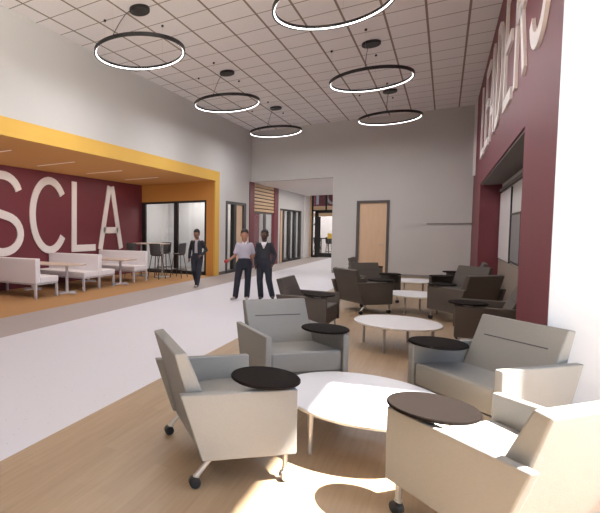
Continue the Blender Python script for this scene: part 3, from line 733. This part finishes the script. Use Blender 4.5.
base = dict(pelvis=(0, 0, 0.80), chest=(0, 0.0, 1.08), neck=(0, 0.005, 1.245), head=(0, -0.012, 1.352),
    sh_r=(-0.128, 0, 1.155), sh_l=(0.128, 0, 1.155), el_r=(-0.18, 0.03, 0.93), el_l=(0.18, 0.03, 0.93),
    wr_r=(-0.19, -0.03, 0.735), wr_l=(0.19, -0.03, 0.735), kn_rh=(-0.213, -0.05, 0.665), kn_lh=(0.213, -0.05, 0.665),
    palm_r=(0, -1, 0), palm_l=(0, -1, 0), curl_r=1, curl_l=-1,
    hip_r=(-0.078, 0, 0.76), hip_l=(0.078, 0, 0.76), knee_r=(-0.085, -0.01, 0.42), knee_l=(0.085, -0.01, 0.42),
    ank_r=(-0.09, 0.01, 0.085), ank_l=(0.09, 0.01, 0.085), toe_r=(-0.10, -0.13, 0.04), toe_l=(0.10, -0.13, 0.04))
# camera-facing turn for someone at (x, y): local -y points to the origin
def face(x, y, off=0): return math.atan2(-y, -x) + math.pi / 2 + R(off)
# walking figure by the alcove
ja = dict(base, knee_r=(-0.07, -0.05, 0.43), ank_r=(-0.04, 0.14, 0.12), toe_r=(-0.045, 0.02, 0.045), knee_l=(0.07, -0.07, 0.42), ank_l=(0.035, -0.13, 0.085), toe_l=(0.02, -0.27, 0.045),
    el_r=(-0.20, 0.05, 0.94), wr_r=(-0.195, -0.03, 0.75), kn_rh=(-0.19, -0.06, 0.68), el_l=(0.225, 0.05, 0.95), wr_l=(0.15, -0.09, 0.84), kn_lh=(0.105, -0.125, 0.80), head=(-0.01, -0.02, 1.352))
person('person in black jacket over a grey tee, walking beside the orange alcove end', (-5.36, 10.64, 0), face(-5.36, 10.64, -15), ja, 'skin_mid', 'jacket', 0.01, shoe='shoe_light', open_front=(0.036, 0.20))
# lilac polo, arms held out
jb = dict(base, el_r=(-0.19, 0.0, 0.93), wr_r=(-0.30, -0.13, 0.84), kn_rh=(-0.335, -0.18, 0.825), palm_r=(0, -0.2, 1), el_l=(0.185, 0.03, 0.93), wr_l=(0.15, -0.14, 0.90), kn_lh=(0.125, -0.20, 0.925), palm_l=(-0.3, 0, 1),
    hip_r=(-0.085, 0, 0.76), knee_r=(-0.135, -0.03, 0.42), ank_r=(-0.175, -0.03, 0.085), toe_r=(-0.25, -0.14, 0.04), knee_l=(0.075, 0.0, 0.42), ank_l=(0.06, 0.02, 0.085), toe_l=(0.06, -0.12, 0.04), head=(0.0, -0.015, 1.352))
person('person in short-sleeved lilac polo and navy trousers, holding a red ball', (-3.53, 9.22, 0), face(-3.53, 9.22, 0), jb, 'skin_light', 'shirt', 0.012, shoe='shoe_light', short_sleeve=True)
# dark cardigan, hand at pocket
jc = dict(base, el_l=(0.205, 0.06, 0.94), wr_l=(0.175, -0.04, 0.77), kn_lh=(0.155, -0.06, 0.71), el_r=(-0.175, 0.03, 0.93), wr_r=(-0.165, -0.05, 0.75), kn_rh=(-0.155, -0.07, 0.69),
    knee_r=(-0.085, -0.02, 0.42), knee_l=(0.10, -0.02, 0.42), ank_l=(0.16, 0.09, 0.10), toe_l=(0.19, -0.04, 0.045), ank_r=(-0.06, 0.0, 0.085), toe_r=(-0.06, -0.14, 0.04))
person('person in charcoal V-neck cardigan over a white shirt, right of the lilac polo', (-3.18, 9.46, 0), face(-3.18, 9.46, -8), jc, 'skin_dark', 'cardigan', 0.0, open_front=(0.055, 0.0), vneck=True)
# the ball in the polo wearer's right hand
a = face(-3.53, 9.22, 0); lx, ly = -0.372, -0.245
bm = bmesh.new(); bmesh.ops.create_icosphere(bm, subdivisions=3, radius=0.042)
o = obj('ball', bm, 'ball'); o.location = (-3.53 + lx * math.cos(a) - ly * math.sin(a), 9.22 + lx * math.sin(a) + ly * math.cos(a), 0.83)
tag(o, 'small red ball held out in the hand of the person in the lilac polo', 'ball')

# ------------------------------------------------------------------ light
def area(name, loc, sx, sy, power, col=(1, 0.95, 0.9), rot=(0, 0, 0)):
    l = bpy.data.lights.new(name, 'AREA'); l.shape = 'RECTANGLE'; l.size = sx; l.size_y = sy; l.energy = power; l.color = col
    o = bpy.data.objects.new(name, l); C.objects.link(o); o.location = loc; o.rotation_euler = rot; return o
sun = bpy.data.lights.new('sun', 'SUN'); sun.energy = 92; sun.angle = R(0.9); sun.color = (1, 0.93, 0.80)
so = bpy.data.objects.new('sun', sun); C.objects.link(so)
so.rotation_euler = Vector((-0.572, -0.128, -1)).to_track_quat('-Z', 'Y').to_euler()
W = bpy.data.worlds.new('sky'); bpy.context.scene.world = W; W.use_nodes = True
bg = W.node_tree.nodes['Background']; bg.inputs[0].default_value = (0.48, 0.70, 1.0, 1); bg.inputs[1].default_value = 3.5
# window portal
po = area('window_portal', (XW + 0.1, (YJ + Y0) / 2, H / 2), H, YJ - Y0, 1, rot=(0, R(90), 0)); po.data.cycles.is_portal = True
for x, y in RINGS:
    l = area('ring_lamp', (x, y, H - 0.76), 1.4, 1.4, 74, (0.98, 0.98, 1)); l.data.shape = 'DISK'
# added area lights without fixtures, to brighten the corridor and side rooms
area('office_fill', (-7.8, 15.2, 3.05), 1.2, 1.2, 130)
area('classroom_fill', (-7.4, 20.8, 3.05), 1.2, 6, 240)
area('corridor_fill', (-4.5, 21, 3.28), 1.5, 7, 150)
area('foyer_fill', (-5, 27.8, 4.1), 3, 2, 280)
for y in (4.25, 6.15, 8.0, 9.85, 11.7): area('slot_lamp', (-7.8, y, SOF - 0.012), 1.2, 0.05, 16, (1, 0.9, 0.82))

# ------------------------------------------------------------------ camera
cam = bpy.data.cameras.new('camera'); co = bpy.data.objects.new('camera', cam); C.objects.link(co)
cam.sensor_width = 36; cam.sensor_fit = 'HORIZONTAL'; cam.lens = 456 / 600 * 36; cam.shift_x = 0.26; cam.clip_start = 0.05
co.location = (0, 0, 1.485); co.rotation_euler = (R(90 - 3.326), 0, R(33.384))
sc = bpy.context.scene; sc.camera = co
sc.view_settings.view_transform = 'Standard'; sc.view_settings.look = 'None'; sc.view_settings.gamma = 1
sc.view_settings.use_curve_mapping = False; sc.view_settings.exposure = -0.44
sc.cycles.max_bounces = 10; sc.cycles.diffuse_bounces = 6; sc.cycles.transparent_max_bounces = 16
